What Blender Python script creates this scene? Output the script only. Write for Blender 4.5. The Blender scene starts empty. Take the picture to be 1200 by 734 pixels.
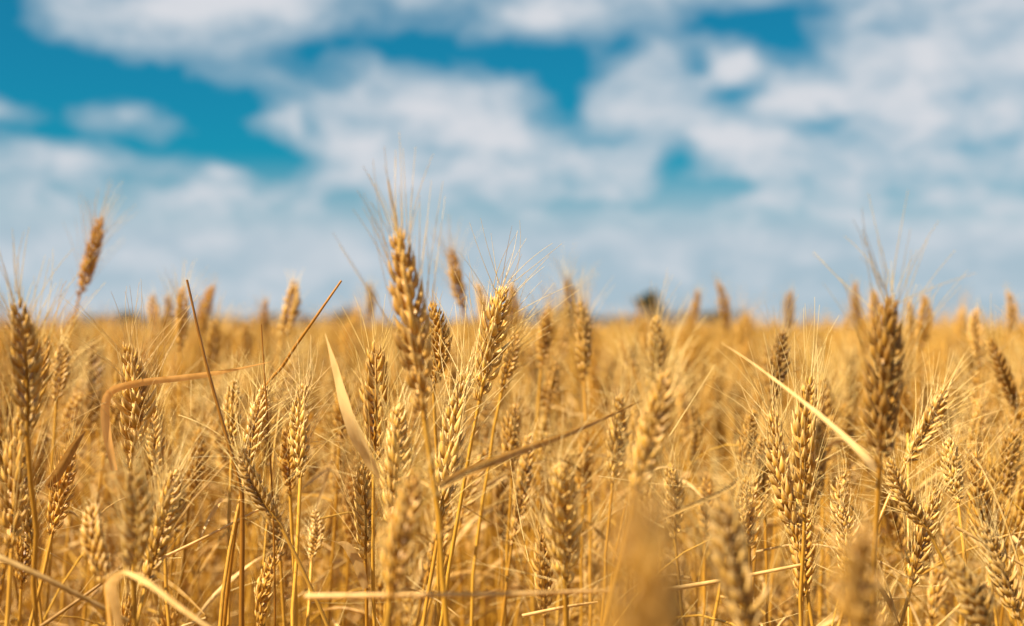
import bpy, math, random
import numpy as np

# ------------------------------------------------------------------ camera, sky, sun, exposure
SC = bpy.context.scene
C = SC.collection
R = math.radians
CAM_Z = 0.95
FPX = 1667.0                      # focal length in pixels of the 1200 px wide photograph (50 mm lens)
PITCH = math.atan(16.0 / FPX)

cam_data = bpy.data.cameras.new('camera')
cam = bpy.data.objects.new('camera', cam_data)
C.objects.link(cam)
cam.location = (0, 0, CAM_Z)
cam.rotation_euler = (R(90) + PITCH, 0, 0)
cam_data.lens = 50
cam_data.sensor_width = 36
cam_data.clip_start = 0.02
cam_data.clip_end = 6000
cam_data.dof.use_dof = True
cam_data.dof.focus_distance = 0.93
cam_data.dof.aperture_fstop = 5.6
SC.camera = cam

EXPOSURE = 1.45
SUN_EL, SUN_AZ = R(50), R(-118)   # azimuth from +Y (view direction), clockwise positive: from the left and a little behind
sun_dir = (math.sin(SUN_AZ) * math.cos(SUN_EL), math.cos(SUN_AZ) * math.cos(SUN_EL), math.sin(SUN_EL))
sd = bpy.data.lights.new('sun', 'SUN')
sd.energy = 5.0
sd.angle = R(0.5)
sd.color = (1.0, 0.895, 0.67)
sun = bpy.data.objects.new('sun', sd)
C.objects.link(sun)
from mathutils import Vector, Matrix
sun.rotation_euler = Vector(sun_dir).to_track_quat('Z', 'Y').to_euler()

SC.view_settings.view_transform = 'Standard'
SC.view_settings.look = 'None'
SC.view_settings.exposure = EXPOSURE
SC.view_settings.gamma = 1.0
SC.view_settings.use_curve_mapping = False
SC.render.engine = 'CYCLES'
SC.cycles.use_denoising = True
SC.cycles.max_bounces = 7
SC.cycles.diffuse_bounces = 4
SC.cycles.glossy_bounces = 2
SC.cycles.transmission_bounces = 4
SC.cycles.caustics_reflective = False
SC.cycles.caustics_refractive = False

world = bpy.data.worlds.new('World')
SC.world = world
world.use_nodes = True
WT = world.node_tree
WT.nodes.clear()


def wn(kind, **kw):
    n = WT.nodes.new(kind)
    for k, v in kw.items():
        setattr(n, k, v)
    return n


def wl(a, b):
    WT.links.new(a, b)


def wmath(op, a, b=None, c=None, clamp=False):
    n = wn('ShaderNodeMath', operation=op, use_clamp=clamp)
    for i, v in enumerate((a, b, c)):
        if v is None:
            continue
        if isinstance(v, (int, float)):
            n.inputs[i].default_value = v
        else:
            wl(v, n.inputs[i])
    return n.outputs[0]


def build_sky():
    """Nishita sky, with a layer of broken cloud whose cover is a function of azimuth and elevation."""
    tc = wn('ShaderNodeTexCoord')
    sep = wn('ShaderNodeSeparateXYZ')
    wl(tc.outputs['Generated'], sep.inputs[0])
    az = wmath('ARCTAN2', sep.outputs[0], sep.outputs[1])
    el = wmath('ARCSINE', sep.outputs[2])
    # units: 1 = 0.06 rad
    u = wmath('MULTIPLY', az, 16.67)
    v = wmath('MULTIPLY', el, 16.67)
    p = wn('ShaderNodeCombineXYZ')
    wl(u, p.inputs[0]); wl(v, p.inputs[1])
    # domain warp
    n1 = wn('ShaderNodeTexNoise'); n1.inputs['Scale'].default_value = 1.2; n1.inputs['Detail'].default_value = 5
    wl(p.outputs[0], n1.inputs['Vector'])
    w1 = wn('ShaderNodeVectorMath', operation='SUBTRACT'); w1.inputs[1].default_value = (0.5, 0.5, 0.5)
    wl(n1.outputs['Color'], w1.inputs[0])
    w2 = wn('ShaderNodeVectorMath', operation='MULTIPLY'); w2.inputs[1].default_value = (0.75, 0.42, 0)
    wl(w1.outputs[0], w2.inputs[0])
    pw = wn('ShaderNodeVectorMath', operation='ADD')
    wl(p.outputs[0], pw.inputs[0]); wl(w2.outputs[0], pw.inputs[1])
    # fine cloud texture, stretched along the horizon
    sc = wn('ShaderNodeVectorMath', operation='MULTIPLY'); sc.inputs[1].default_value = (0.55, 1.0, 1.0)
    wl(pw.outputs[0], sc.inputs[0])
    n2 = wn('ShaderNodeTexNoise'); n2.inputs['Scale'].default_value = 2.2; n2.inputs['Detail'].default_value = 8
    n2.inputs['Roughness'].default_value = 0.55
    wl(sc.outputs[0], n2.inputs['Vector'])
    D = wmath('MULTIPLY_ADD', wmath('SUBTRACT', n2.outputs['Fac'], 0.5), 1.35, 0.64)
    # (x, y, rx, ry, amount): broad openings (negative) and banks (positive)
    B = [
        (15, 40, 75, 60, -.75), (25, 95, 70, 25, -.40), (75, 112, 80, 22, -.42), (160, 98, 80, 18, -.45), (75, 95, 60, 24, -.3), (400, 80, 60, 20, -.2), (215, 118, 75, 22, -.45), (265, 150, 60, 32, -.62), (320, 188, 48, 20, -.68),
        (205, 178, 80, 13, -.34), (110, 168, 70, 12, -.32), (170, 212, 90, 10, -.20), (40, 165, 60, 16, -.3), (370, 96, 36, 14, -.38), (360, 62, 50, 16, -.40),
        (460, 48, 75, 18, -.42), (540, 62, 60, 16, -.46), (580, 80, 60, 14, -.5), (650, 82, 48, 24, -.62), (660, 122, 26, 26, -.70), (718, 56, 50, 16, -.36),
        (870, 36, 60, 16, -.72), (915, 62, 30, 22, -.6), (862, 112, 34, 10, -.52), (788, 188, 20, 26, -.52), (848, 226, 36, 8, -.55), (948, 152, 46, 10, -.34),
        (1050, 52, 30, 16, -.25), (1140, 178, 60, 9, -.25), (700, 158, 30, 15, -.24), (420, 234, 20, 13, -.42), (715, 240, 70, 7, -.25), (370, 150, 14, 10, -.3),
        (805, 74, 18, 20, -.42), (490, 20, 80, 16, -.32), (930, 28, 55, 22, -.26), (800, 24, 36, 18, -.22), (560, 262, 140, 12, -.12), (1100, 350, 240, 40, -.14), (700, 345, 180, 30, -.10), (960, 20, 40, 12, -.15),
        (200, 22, 95, 28, .28), (105, 40, 30, 26, .3), (330, 10, 70, 18, .25), (160, 138, 34, 10, .30), (8, 145, 18, 12, .26), (75, 142, 26, 20, -.25), (235, 82, 80, 14, -.28), (100, 205, 20, 15, .3), (225, 95, 16, 6, .15),
        (500, 125, 90, 30, .22), (330, 150, 40, 10, .4), (400, 170, 60, 14, .3), (580, 145, 36, 34, .3), (440, 200, 80, 22, .22), (272, 205, 16, 10, .42),
        (640, 22, 80, 18, .24), (730, 115, 34, 30, .25), (850, 160, 60, 22, .30), (862, 82, 26, 13, .55), (772, 58, 11, 10, .3), (930, 118, 34, 10, .30),
        (620, 190, 90, 34, .14), (1100, 100, 150, 110, .16), (1050, 90, 60, 20, .10), (1000, 230, 160, 26, .05), (150, 262, 220, 30, .05),
    ]
    for (x, y, rx, ry, amt) in B:
        s = wn('ShaderNodeVectorMath', operation='SUBTRACT')
        s.inputs[1].default_value = ((x - 600) / 100.0, (383 - y) / 100.0, 0)
        wl(pw.outputs[0], s.inputs[0])
        m = wn('ShaderNodeVectorMath', operation='MULTIPLY')
        m.inputs[1].default_value = (100.0 / rx, 100.0 / ry, 0)
        wl(s.outputs[0], m.inputs[0])
        d = wn('ShaderNodeVectorMath', operation='DOT_PRODUCT')
        wl(m.outputs[0], d.inputs[0]); wl(m.outputs[0], d.inputs[1])
        g = wmath('POWER', 0.45, d.outputs['Value'])
        D = wmath('MULTIPLY_ADD', g, amt * (1.18 if amt < 0 else 1.0), D)
    sky = wn('ShaderNodeTexSky', sky_type='NISHITA')
    sky.sun_disc = False
    sky.sun_elevation = SUN_EL
    sky.sun_rotation = SUN_AZ
    sky.altitude = 100
    sky.air_density = 1.0
    sky.dust_density = 0.4
    sky.ozone_density = 4.0
    tint = wn('ShaderNodeMix', data_type='RGBA', blend_type='MULTIPLY')
    tint.inputs['Factor'].default_value = 1.0
    wl(sky.outputs[0], tint.inputs['A'])
    tint.inputs['B'].default_value = SKY_TINT
    ramp = wn('ShaderNodeValToRGB')
    wl(D, ramp.inputs[0])
    cr = ramp.color_ramp
    cr.interpolation = 'B_SPLINE'
    cr.elements[0].position = 0.0; cr.elements[0].color = (0, 0, 0, 1)
    cr.elements[1].position = 1.0; cr.elements[1].color = (1, 1, 1, 1)
    e = cr.elements.new(0.12); e.color = (0.12, 0.12, 0.12, 1)
    e = cr.elements.new(0.40); e.color = (0.52, 0.52, 0.52, 1)
    e = cr.elements.new(0.75); e.color = (0.93, 0.93, 0.93, 1)
    # towards the horizon one looks through ever more of the thin high veil
    veil = wn('ShaderNodeMapRange', interpolation_type='SMOOTHSTEP')
    wl(v, veil.inputs['Value'])
    veil.inputs['From Min'].default_value = 2.1; veil.inputs['From Max'].default_value = 0.95
    veil.inputs['To Min'].default_value = 0.0; veil.inputs['To Max'].default_value = 0.97
    cover = wmath('MAXIMUM', ramp.outputs[0], veil.outputs[0])
    ccol = wn('ShaderNodeValToRGB')
    wl(D, ccol.inputs[0])
    cr = ccol.color_ramp
    cr.elements[0].position = 0.45; cr.elements[0].color = CLOUD_THIN
    cr.elements[1].position = 1.0; cr.elements[1].color = CLOUD_THICK
    gain = wn('ShaderNodeVectorMath', operation='SCALE')
    gain.inputs['Scale'].default_value = 1.0 / SKY_STRENGTH
    wl(ccol.outputs[0], gain.inputs[0])
    mix = wn('ShaderNodeMix', data_type='RGBA')
    wl(cover, mix.inputs['Factor'])
    wl(tint.outputs['Result'], mix.inputs['A'])
    wl(gain.outputs[0], mix.inputs['B'])
    bg = wn('ShaderNodeBackground')
    bg.inputs['Strength'].default_value = SKY_STRENGTH
    wl(mix.outputs['Result'], bg.inputs['Color'])
    out = wn('ShaderNodeOutputWorld')
    wl(bg.outputs[0], out.inputs['Surface'])


SKY_STRENGTH = 0.10
SKY_TINT = (0.0035, 0.235, 0.268, 1)
CLOUD_THIN = tuple(c / 2 ** EXPOSURE for c in (0.42, 0.535, 0.62)) + (1,)
CLOUD_THICK = tuple(c / 2 ** EXPOSURE for c in (0.69, 0.71, 0.755)) + (1,)
build_sky()
world.cycles.sampling_method = 'MANUAL'
world.cycles.sample_map_resolution = 512

# ------------------------------------------------------------------ helpers
rng = np.random.default_rng(11)
random.seed(5)
FWD = np.array((0, math.cos(PITCH), math.sin(PITCH)))
UPV = np.array((0, -math.sin(PITCH), math.cos(PITCH)))
CAM = np.array((0, 0, CAM_Z))


def at(px, py, d):
    """A point seen at pixel (px, py) of the photograph, d metres deep."""
    return CAM + d * (FWD + np.array((1.0, 0, 0)) * (px - 600) / FPX + UPV * (367 - py) / FPX)


def unit(v):
    v = np.asarray(v, float)
    return v / max(1e-9, np.linalg.norm(v, axis=-1, keepdims=True).max() if v.ndim == 1 else 1e-9) if v.ndim == 1 else v / np.maximum(1e-9, np.linalg.norm(v, axis=-1, keepdims=True))


class MB:
    """Collects arrays of vertices and faces and links them as one mesh object."""

    def __init__(self):
        self.v, self.q, self.t, self.data, self.tint, self.mq, self.mt, self.n = [], [], [], [], [], [], [], 0

    def add(self, v, q=None, t=None, data=None, tint=None, mat=0):
        v = np.asarray(v, np.float32).reshape(-1, 3)
        k = len(v)
        self.v.append(v)
        self.data.append(np.broadcast_to(np.array((0.5, 0.5, 0, 1), np.float32) if data is None else np.asarray(data, np.float32), (k, 4)))
        self.tint.append(np.broadcast_to(np.array((1, 1, 1, 1), np.float32) if tint is None else np.asarray(tint, np.float32), (k, 4)))
        if q is not None and len(q):
            self.q.append(np.asarray(q, np.int32) + self.n)
            self.mq.append(np.broadcast_to(np.asarray(mat, np.int32), (len(q),)))
        if t is not None and len(t):
            self.t.append(np.asarray(t, np.int32) + self.n)
            self.mt.append(np.broadcast_to(np.asarray(mat, np.int32), (len(t),)))
        self.n += k

    def arrays(self):
        cat = lambda l, w, ty: np.concatenate(l) if l else np.zeros((0, w) if w > 1 else (0,), ty)
        return (cat(self.v, 3, np.float32), cat(self.q, 4, np.int32), cat(self.t, 3, np.int32), cat(self.data, 4, np.float32),
                cat(self.tint, 4, np.float32), cat(self.mq, 1, np.int32), cat(self.mt, 1, np.int32))

    def mesh(self, name, mats, tint=False, smooth=True):
        v, q, t, data, tn, mq, mt = self.arrays()
        m = bpy.data.meshes.new(name)
        m.vertices.add(len(v))
        m.vertices.foreach_set('co', v.ravel())
        nl = 4 * len(q) + 3 * len(t)
        m.loops.add(nl)
        m.loops.foreach_set('vertex_index', np.concatenate([q.ravel(), t.ravel()]).astype(np.int32))
        m.polygons.add(len(q) + len(t))
        ls = np.concatenate([np.arange(len(q)) * 4, 4 * len(q) + np.arange(len(t)) * 3]).astype(np.int32)
        m.polygons.foreach_set('loop_start', ls)
        m.polygons.foreach_set('material_index', np.concatenate([mq, mt]).astype(np.int32))
        if smooth:
            m.polygons.foreach_set('use_smooth', np.ones(len(q) + len(t), bool))
        a = m.attributes.new('data', 'FLOAT_COLOR', 'POINT')
        a.data.foreach_set('color', data.ravel())
        if tint:
            a = m.attributes.new('tint', 'FLOAT_COLOR', 'POINT')
            a.data.foreach_set('color', tn.ravel())
        for mt_ in mats:
            m.materials.append(mt_)
        m.update(calc_edges=True)
        m.validate()
        return m


def link(name, mesh, parent=None):
    o = bpy.data.objects.new(name, mesh)
    C.objects.link(o)
    if parent is not None:
        o.parent = parent
    return o


def tag(o, label=None, cat=None, group=None, kind=None):
    if label: o['label'] = label
    if cat: o['category'] = cat
    if group: o['group'] = group
    if kind: o['kind'] = kind
    return o


def empty(name, loc):
    o = bpy.data.objects.new(name, None)
    o.empty_display_size = 0.05
    C.objects.link(o)
    o.location = tuple(float(x) for x in loc)
    return o


def grid_quads(rows, cols, closed):
    q = []
    for i in range(rows - 1):
        for j in range(cols if closed else cols - 1):
            a, b = i * cols + j, i * cols + (j + 1) % cols
            q.append((a, b, b + cols, a + cols))
    return np.array(q, np.int32)


def frames(path, ref=None):
    """Tangent, side and normal along a polyline."""
    path = np.asarray(path, float)
    tg = np.gradient(path, axis=0)
    tg /= np.maximum(1e-9, np.linalg.norm(tg, axis=1, keepdims=True))
    n = np.array(ref if ref is not None else (0.3, -0.9, 0.25), float)
    S, N = [], []
    for t in tg:
        n = n - t * n.dot(t)
        l = np.linalg.norm(n)
        n = n / l if l > 1e-6 else np.array((1.0, 0, 0))
        S.append(np.cross(n, t)); N.append(n)
    return tg, np.array(S), np.array(N)


def tube(mb, path, rad, sides=6, mat=0, rnd=0.5, typ=0, ref=None, cap=False):
    path = np.asarray(path, float)
    rad = np.broadcast_to(np.asarray(rad, float), (len(path),))
    tg, S, N = frames(path, ref)
    a = np.arange(sides) * 2 * math.pi / sides
    v = path[:, None] + rad[:, None, None] * (S[:, None] * np.cos(a)[None, :, None] + N[:, None] * np.sin(a)[None, :, None])
    tt = np.linspace(0, 1, len(path))
    data = np.zeros((len(path), sides, 4)); data[..., 0] = tt[:, None]; data[..., 1] = rnd; data[..., 2] = typ; data[..., 3] = 1
    q = grid_quads(len(path), sides, True)
    mb.add(v.reshape(-1, 3), q=q, data=data.reshape(-1, 4), mat=mat)
    if cap:
        k = len(path)
        mb.add(v[-1], t=[(0, i, i + 1) for i in range(1, sides - 1)], data=data[-1], mat=mat)


def ribbon(mb, path, width, twist=0.0, ref=None, fold=0.25, cols=5, mat=0, rnd=0.5, wav=0.0):
    """A dry blade: folded along its midrib, tapered, twisting along its length."""
    path = np.asarray(path, float)
    n = len(path)
    width = np.broadcast_to(np.asarray(width, float), (n,))
    tg, S, N = frames(path, ref)
    tw = np.broadcast_to(np.asarray(twist, float), (n,)) if np.ndim(twist) else np.linspace(0, twist, n)
    c, s = np.cos(tw)[:, None], np.sin(tw)[:, None]
    S2, N2 = S * c + N * s, N * c - S * s
    x = np.linspace(-1, 1, cols)
    tt = np.linspace(0, 1, n)
    rip = wav * np.sin(tt * 31 + rnd * 9)[:, None] * x[None]
    lift = (np.abs(x)[None] * fold + rip) * width[:, None] * 0.5
    v = path[:, None] + S2[:, None] * (x[None, :, None] * width[:, None, None] * 0.5 * math.cos(fold)) + N2[:, None] * lift[..., None]
    data = np.zeros((n, cols, 4)); data[..., 0] = tt[:, None]; data[..., 1] = rnd; data[..., 2] = np.abs(x)[None]; data[..., 3] = 1
    mb.add(v.reshape(-1, 3), q=grid_quads(n, cols, False), data=data.reshape(-1, 4), mat=mat)


def bezier(p0, p1, p2, p3, n):
    t = np.linspace(0, 1, n)[:, None]
    return (1 - t) ** 3 * p0 + 3 * (1 - t) ** 2 * t * p1 + 3 * (1 - t) * t * t * p2 + t ** 3 * p3


def spline(pts, n):
    """Catmull-Rom through the points."""
    pts = np.asarray(pts, float)
    P = np.vstack([2 * pts[0] - pts[1], pts, 2 * pts[-1] - pts[-2]])
    k = len(pts) - 1
    out = []
    for u in np.linspace(0, k, n):
        i = min(int(u), k - 1); t = u - i
        a, b, c, d = P[i], P[i + 1], P[i + 2], P[i + 3]
        out.append(0.5 * ((2 * b) + (c - a) * t + (2 * a - 5 * b + 4 * c - d) * t * t + (3 * b - a - 3 * c + d) * t ** 3))
    return np.array(out)


# ------------------------------------------------------------------ materials
def material(name, dark, pale, rough=0.55, trans=0.2, noise_scale=(60, 60, 60), bump=0.0, use_tint=False, along=0.0, tip=None, spec=0.3):
    m = bpy.data.materials.new(name)
    m.use_nodes = True
    nt = m.node_tree
    nt.nodes.clear()
    N = lambda k, **kw: (lambda n: [setattr(n, a, b) for a, b in kw.items()] and n or n)(nt.nodes.new(k))
    L = nt.links.new
    at_ = N('ShaderNodeAttribute', attribute_name='data')
    sp = N('ShaderNodeSeparateColor')
    L(at_.outputs['Color'], sp.inputs[0])
    tc = N('ShaderNodeTexCoord')
    mp = N('ShaderNodeMapping')
    mp.inputs['Scale'].default_value = noise_scale
    L(tc.outputs['Object'], mp.inputs[0])
    nz = N('ShaderNodeTexNoise')
    nz.inputs['Scale'].default_value = 1.0
    nz.inputs['Detail'].default_value = 3
    L(mp.outputs[0], nz.inputs['Vector'])
    f = N('ShaderNodeMath', operation='MULTIPLY_ADD')
    L(nz.outputs['Fac'], f.inputs[0]); f.inputs[1].default_value = 1.5; f.inputs[2].default_value = -0.75
    g = N('ShaderNodeMath', operation='ADD', use_clamp=True)
    L(f.outputs[0], g.inputs[0]); L(sp.outputs[1], g.inputs[1])
    mx = N('ShaderNodeMix', data_type='RGBA')
    L(g.outputs[0], mx.inputs['Factor'])
    mx.inputs['A'].default_value = (*dark, 1); mx.inputs['B'].default_value = (*pale, 1)
    col = mx.outputs['Result']
    if tip is not None:
        rp = N('ShaderNodeMapRange', interpolation_type='SMOOTHSTEP')
        L(sp.outputs[0], rp.inputs['Value'])
        rp.inputs['From Min'].default_value = 0.5; rp.inputs['From Max'].default_value = 1.0
        rp.inputs['To Max'].default_value = along
        ed = N('ShaderNodeMath', operation='MULTIPLY_ADD', use_clamp=True)
        L(sp.outputs[2], ed.inputs[0]); ed.inputs[1].default_value = 0.45; L(rp.outputs[0], ed.inputs[2])
        m2 = N('ShaderNodeMix', data_type='RGBA')
        L(ed.outputs[0], m2.inputs['Factor']); L(col, m2.inputs['A']); m2.inputs['B'].default_value = (*tip, 1)
        col = m2.outputs['Result']
    tn = N('ShaderNodeMix', data_type='RGBA', blend_type='MULTIPLY')
    tn.inputs['Factor'].default_value = 1
    L(col, tn.inputs['A'])
    if use_tint:
        a2 = N('ShaderNodeAttribute', attribute_name='tint')
        L(a2.outputs['Color'], tn.inputs['B'])
    else:
        oi = N('ShaderNodeObjectInfo')
        L(oi.outputs['Color'], tn.inputs['B'])
    col = tn.outputs['Result']
    pb = N('ShaderNodeBsdfPrincipled')
    L(col, pb.inputs['Base Color'])
    pb.inputs['Roughness'].default_value = rough
    pb.inputs['Specular IOR Level'].default_value = spec
    if bump:
        bp = N('ShaderNodeBump')
        bp.inputs['Strength'].default_value = bump
        bp.inputs['Distance'].default_value = 0.0004
        L(nz.outputs['Fac'], bp.inputs['Height'])
        L(bp.outputs[0], pb.inputs['Normal'])
    sh = pb.outputs[0]
    if trans:
        tr = N('ShaderNodeBsdfTranslucent')
        L(col, tr.inputs['Color'])
        ms = N('ShaderNodeMixShader')
        ms.inputs[0].default_value = trans
        L(sh, ms.inputs[1]); L(tr.outputs[0], ms.inputs[2])
        sh = ms.outputs[0]
    out = N('ShaderNodeOutputMaterial')
    L(sh, out.inputs['Surface'])
    return m


GRAIN = dict(spec=0.4, dark=(0.255, 0.108, 0.006), pale=(0.57, 0.318, 0.043), rough=0.42, trans=0.06, tip=(0.72, 0.495, 0.20), along=0.75)
AWN = dict(dark=(0.60, 0.39, 0.10), pale=(0.88, 0.67, 0.30), rough=0.4, trans=0.25, spec=0.5)
STEM = dict(dark=(0.33, 0.150, 0.010), pale=(0.57, 0.315, 0.045), rough=0.4, trans=0.06, spec=0.45)
LEAF = dict(dark=(0.33, 0.165, 0.018), pale=(0.68, 0.45, 0.19), rough=0.55, trans=0.33, spec=0.3)
M = {}
for k, d, ns, b in (('grain', GRAIN, (500, 500, 130), 0.5), ('awn', AWN, (90, 90, 90), 0), ('stem', STEM, (900, 900, 25), 0.25), ('leaf', LEAF, (160, 160, 45), 0.4)):
    M[k] = material('dry_' + k, noise_scale=ns, bump=b, **d)
    if k == 'awn':
        d = dict(d, dark=(0.50, 0.28, 0.04), pale=(0.72, 0.45, 0.11))
    if k == 'grain':
        d = dict(d, tip=(0.64, 0.41, 0.12))
    M['crop_' + k] = material('crop_' + k, noise_scale=ns, bump=0, use_tint=True, **d)

# ------------------------------------------------------------------ wheat parts
RINGS = [(0.0, .30), (.09, .70), (.22, .96), (.38, 1.0), (.54, .86), (.68, .62), (.80, .38), (.91, .19), (1.0, .05)]
RINGS_LOW = [(0.0, .3), (.25, .95), (.65, .85), (1.0, .05)]


def grain_template(rings, sides):
    v, d = [], []
    for (t, r) in rings:
        for k in range(sides):
            a = 2 * math.pi * k / sides
            x, y = math.cos(a) * r * 0.5, math.sin(a) * r * 0.5
            if y > 0:
                y *= 1.0 + 0.35 * (1 - abs(math.cos(a)))      # keel on the outer face
            else:
                y *= 0.6
            y += 0.40 * math.sin(math.pi * t ** .8) + 0.30 * t * t
            v.append((x, y, t)); d.append((t, 0, abs(math.cos(a)) ** 4, 1))
    return np.array(v), np.array(d), grid_quads(len(rings), sides, True)


GT_HI = grain_template(RINGS, 8)
GT_MID = grain_template(RINGS_LOW, 5)
GT_LOW = grain_template([(0, .4), (.4, 1.0), (1.0, .08)], 4)


def ear_mesh(seed, kind='n', nodes=20, gt=GT_HI, florets=(-24, -13, 0, 13, 24), awn_segs=6, awn_p=0.75, L=0.09, fat=1.0, miss=.02, bow=.006, awn_sides=3, awn_r=0.00027):
    """Returns (MB of the spikelets, MB of the awns); the ear stands on the origin along +Z."""
    rg = np.random.default_rng(seed)
    ear, beard = MB(), MB()
    gv, gd, gq = gt
    bowx, bowy = rg.uniform(-bow, bow, 2)
    zs = (L - 0.0085 * fat) * np.linspace(0, 1, nodes) ** .93
    rach = lambda z: np.array((bowx * math.sin(math.pi * z / L), bowy * math.sin(math.pi * z / L), z))
    tube(ear, [rach(z) for z in np.linspace(-.004, L - .012, 8)], np.linspace(.0013, .0008, 8), 5, rnd=.3)
    for i, z in enumerate(zs):
        s = 1 if i % 2 else -1
        f = i / (nodes - 1)
        size = fat * (np.interp(f, (0, .12, .3, .6, .85, 1.0), (.50, .80, 1.0, 0.96, .72, .46))) * rg.uniform(.93, 1.07)
        last = i == nodes - 1
        o = np.array((s, rg.uniform(-.15, .15), 0.0))
        tilt = math.radians(rg.uniform(14, 26)) * (0.3 if last else np.interp(f, (0, .6, 1), (1, 1, .4)))
        for fi in florets:
            glume = abs(fi) > 20
            if rg.random() < (.10 + miss if glume else miss):
                continue
            ph = math.radians(fi * rg.uniform(.85, 1.2))
            a = np.array((0, 0, 1.0)) + o * math.tan(tilt) * (0.85 if glume else 1.0) + np.array((0, 1, 0)) * math.tan(ph) * (0.8 if glume else 1.0)
            a += rg.normal(0, .075, 3) + (o * .3 if rg.random() < .07 else 0)
            a /= np.linalg.norm(a)
            n = o + np.array((0, 1.0, 0)) * np.sign(fi) * (1.5 if glume else .9 if fi else 0)
            n = n - a * n.dot(a); n /= np.linalg.norm(n)
            sd_ = np.cross(n, a)
            ln = (.0122 if glume else .0160 if fi else .0138) * size * rg.uniform(.86, 1.12)
            wd = (.0036 if glume else .0044 if fi else .0042) * size * rg.uniform(.8, 1.12)
            th = (.0027 if glume else .0037) * size
            p = rach(z) + o * .0014 * size + np.array((0, 1, 0)) * np.sign(fi) * (.0026 if glume else .0017 if fi else 0) * size + np.array((0, 0, .0032 * size if fi == 0 else 0))
            v = p + gv[:, 0:1] * wd * sd_ + gv[:, 1:2] * th * n + gv[:, 2:3] * ln * a
            dd = gd.copy(); dd[:, 1] = np.clip(rg.normal(.5, .26) - (.4 if rg.random() < .08 else 0), 0, 1); dd[:, 2] = np.clip(dd[:, 2] + (.35 if glume else 0), 0, 1)
            ear.add(v, q=gq, data=dd)
            if not glume and rg.random() < awn_p * (1.0 if fi else .6):
                tipp = p + a * ln * .985 + n * th * (-.1)
                spread = {'n': .3, 'w': .85, 's': .3, 'u': .16}[kind]
                dr = a * (1.0 if kind != 'w' else 1.35) + np.array((0, 0, .55 if kind != 'w' else .1)) + rg.normal(0, spread * .55, 3)
                dr /= np.linalg.norm(dr)
                al = rg.uniform(.040, .068) * (1.05 - .42 * f) * {'n': 1.1, 'w': 1.25, 's': .6, 'u': 1.15}[kind]
                if rg.random() < .18:
                    al *= rg.uniform(.25, .6)                    # broken off
                side = rg.normal(0, 1, 3) + o * .8; side -= dr * side.dot(dr); side /= np.linalg.norm(side)
                u_ = np.linspace(0, 1, awn_segs + 1)[:, None]
                bend = rg.uniform(.04, .22) * (1.6 if kind == 'w' else 1) * al
                path = tipp + dr * al * u_ + side * bend * u_ ** 2
                tube(beard, path, np.linspace(awn_r, awn_r * .4, awn_segs + 1), awn_sides, rnd=rg.uniform(.2, .9))
    if kind == 'u':                                              # the stout terminal awn
        tube(beard, [(0, 0, L - .012), (.0004, 0, L + .004), (-.0004, .0005, L + .022)], (.0008, .0006, .00015), 5, rnd=.0)
    return ear, beard


_cache = {}
SHAPES = [dict(nodes=20, fat=1.0), dict(nodes=18, fat=1.06), dict(nodes=22, fat=.90), dict(nodes=19, fat=1.12), dict(nodes=20, fat=1.03), dict(nodes=19, fat=.96),
          dict(nodes=18, fat=.88, miss=.2, bow=.011), dict(nodes=15, fat=1.0, miss=.1, bow=.013), dict(nodes=22, fat=.8, miss=.06, bow=.009)]


def get_ear(shape, kind):
    key = (shape, kind)
    if key not in _cache:
        e, b = ear_mesh(100 + shape * 7 + ord(kind[0]), kind, awn_p={'n': .85, 'w': 1.0, 's': .5, 'u': .85}[kind], **SHAPES[shape])
        _cache[key] = (e.mesh('ear', [M['grain']]), b.mesh('beard', [M['awn']]))
    return _cache[key]


TINT = {'g': (1.0, .93, .80), 'p': (1.08, 1.08, 1.12), 'y': (.84, .83, .90), 'b': (.74, .66, .52), 'o': (.98, .86, .58), 'd': (.60, .52, .42)}


def jit(c, r, a=.06):
    k = r.uniform(1 - a, 1 + a)
    return (c[0] * k, c[1] * k * r.uniform(.98, 1.02), c[2] * k * r.uniform(.95, 1.05), 1)


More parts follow.
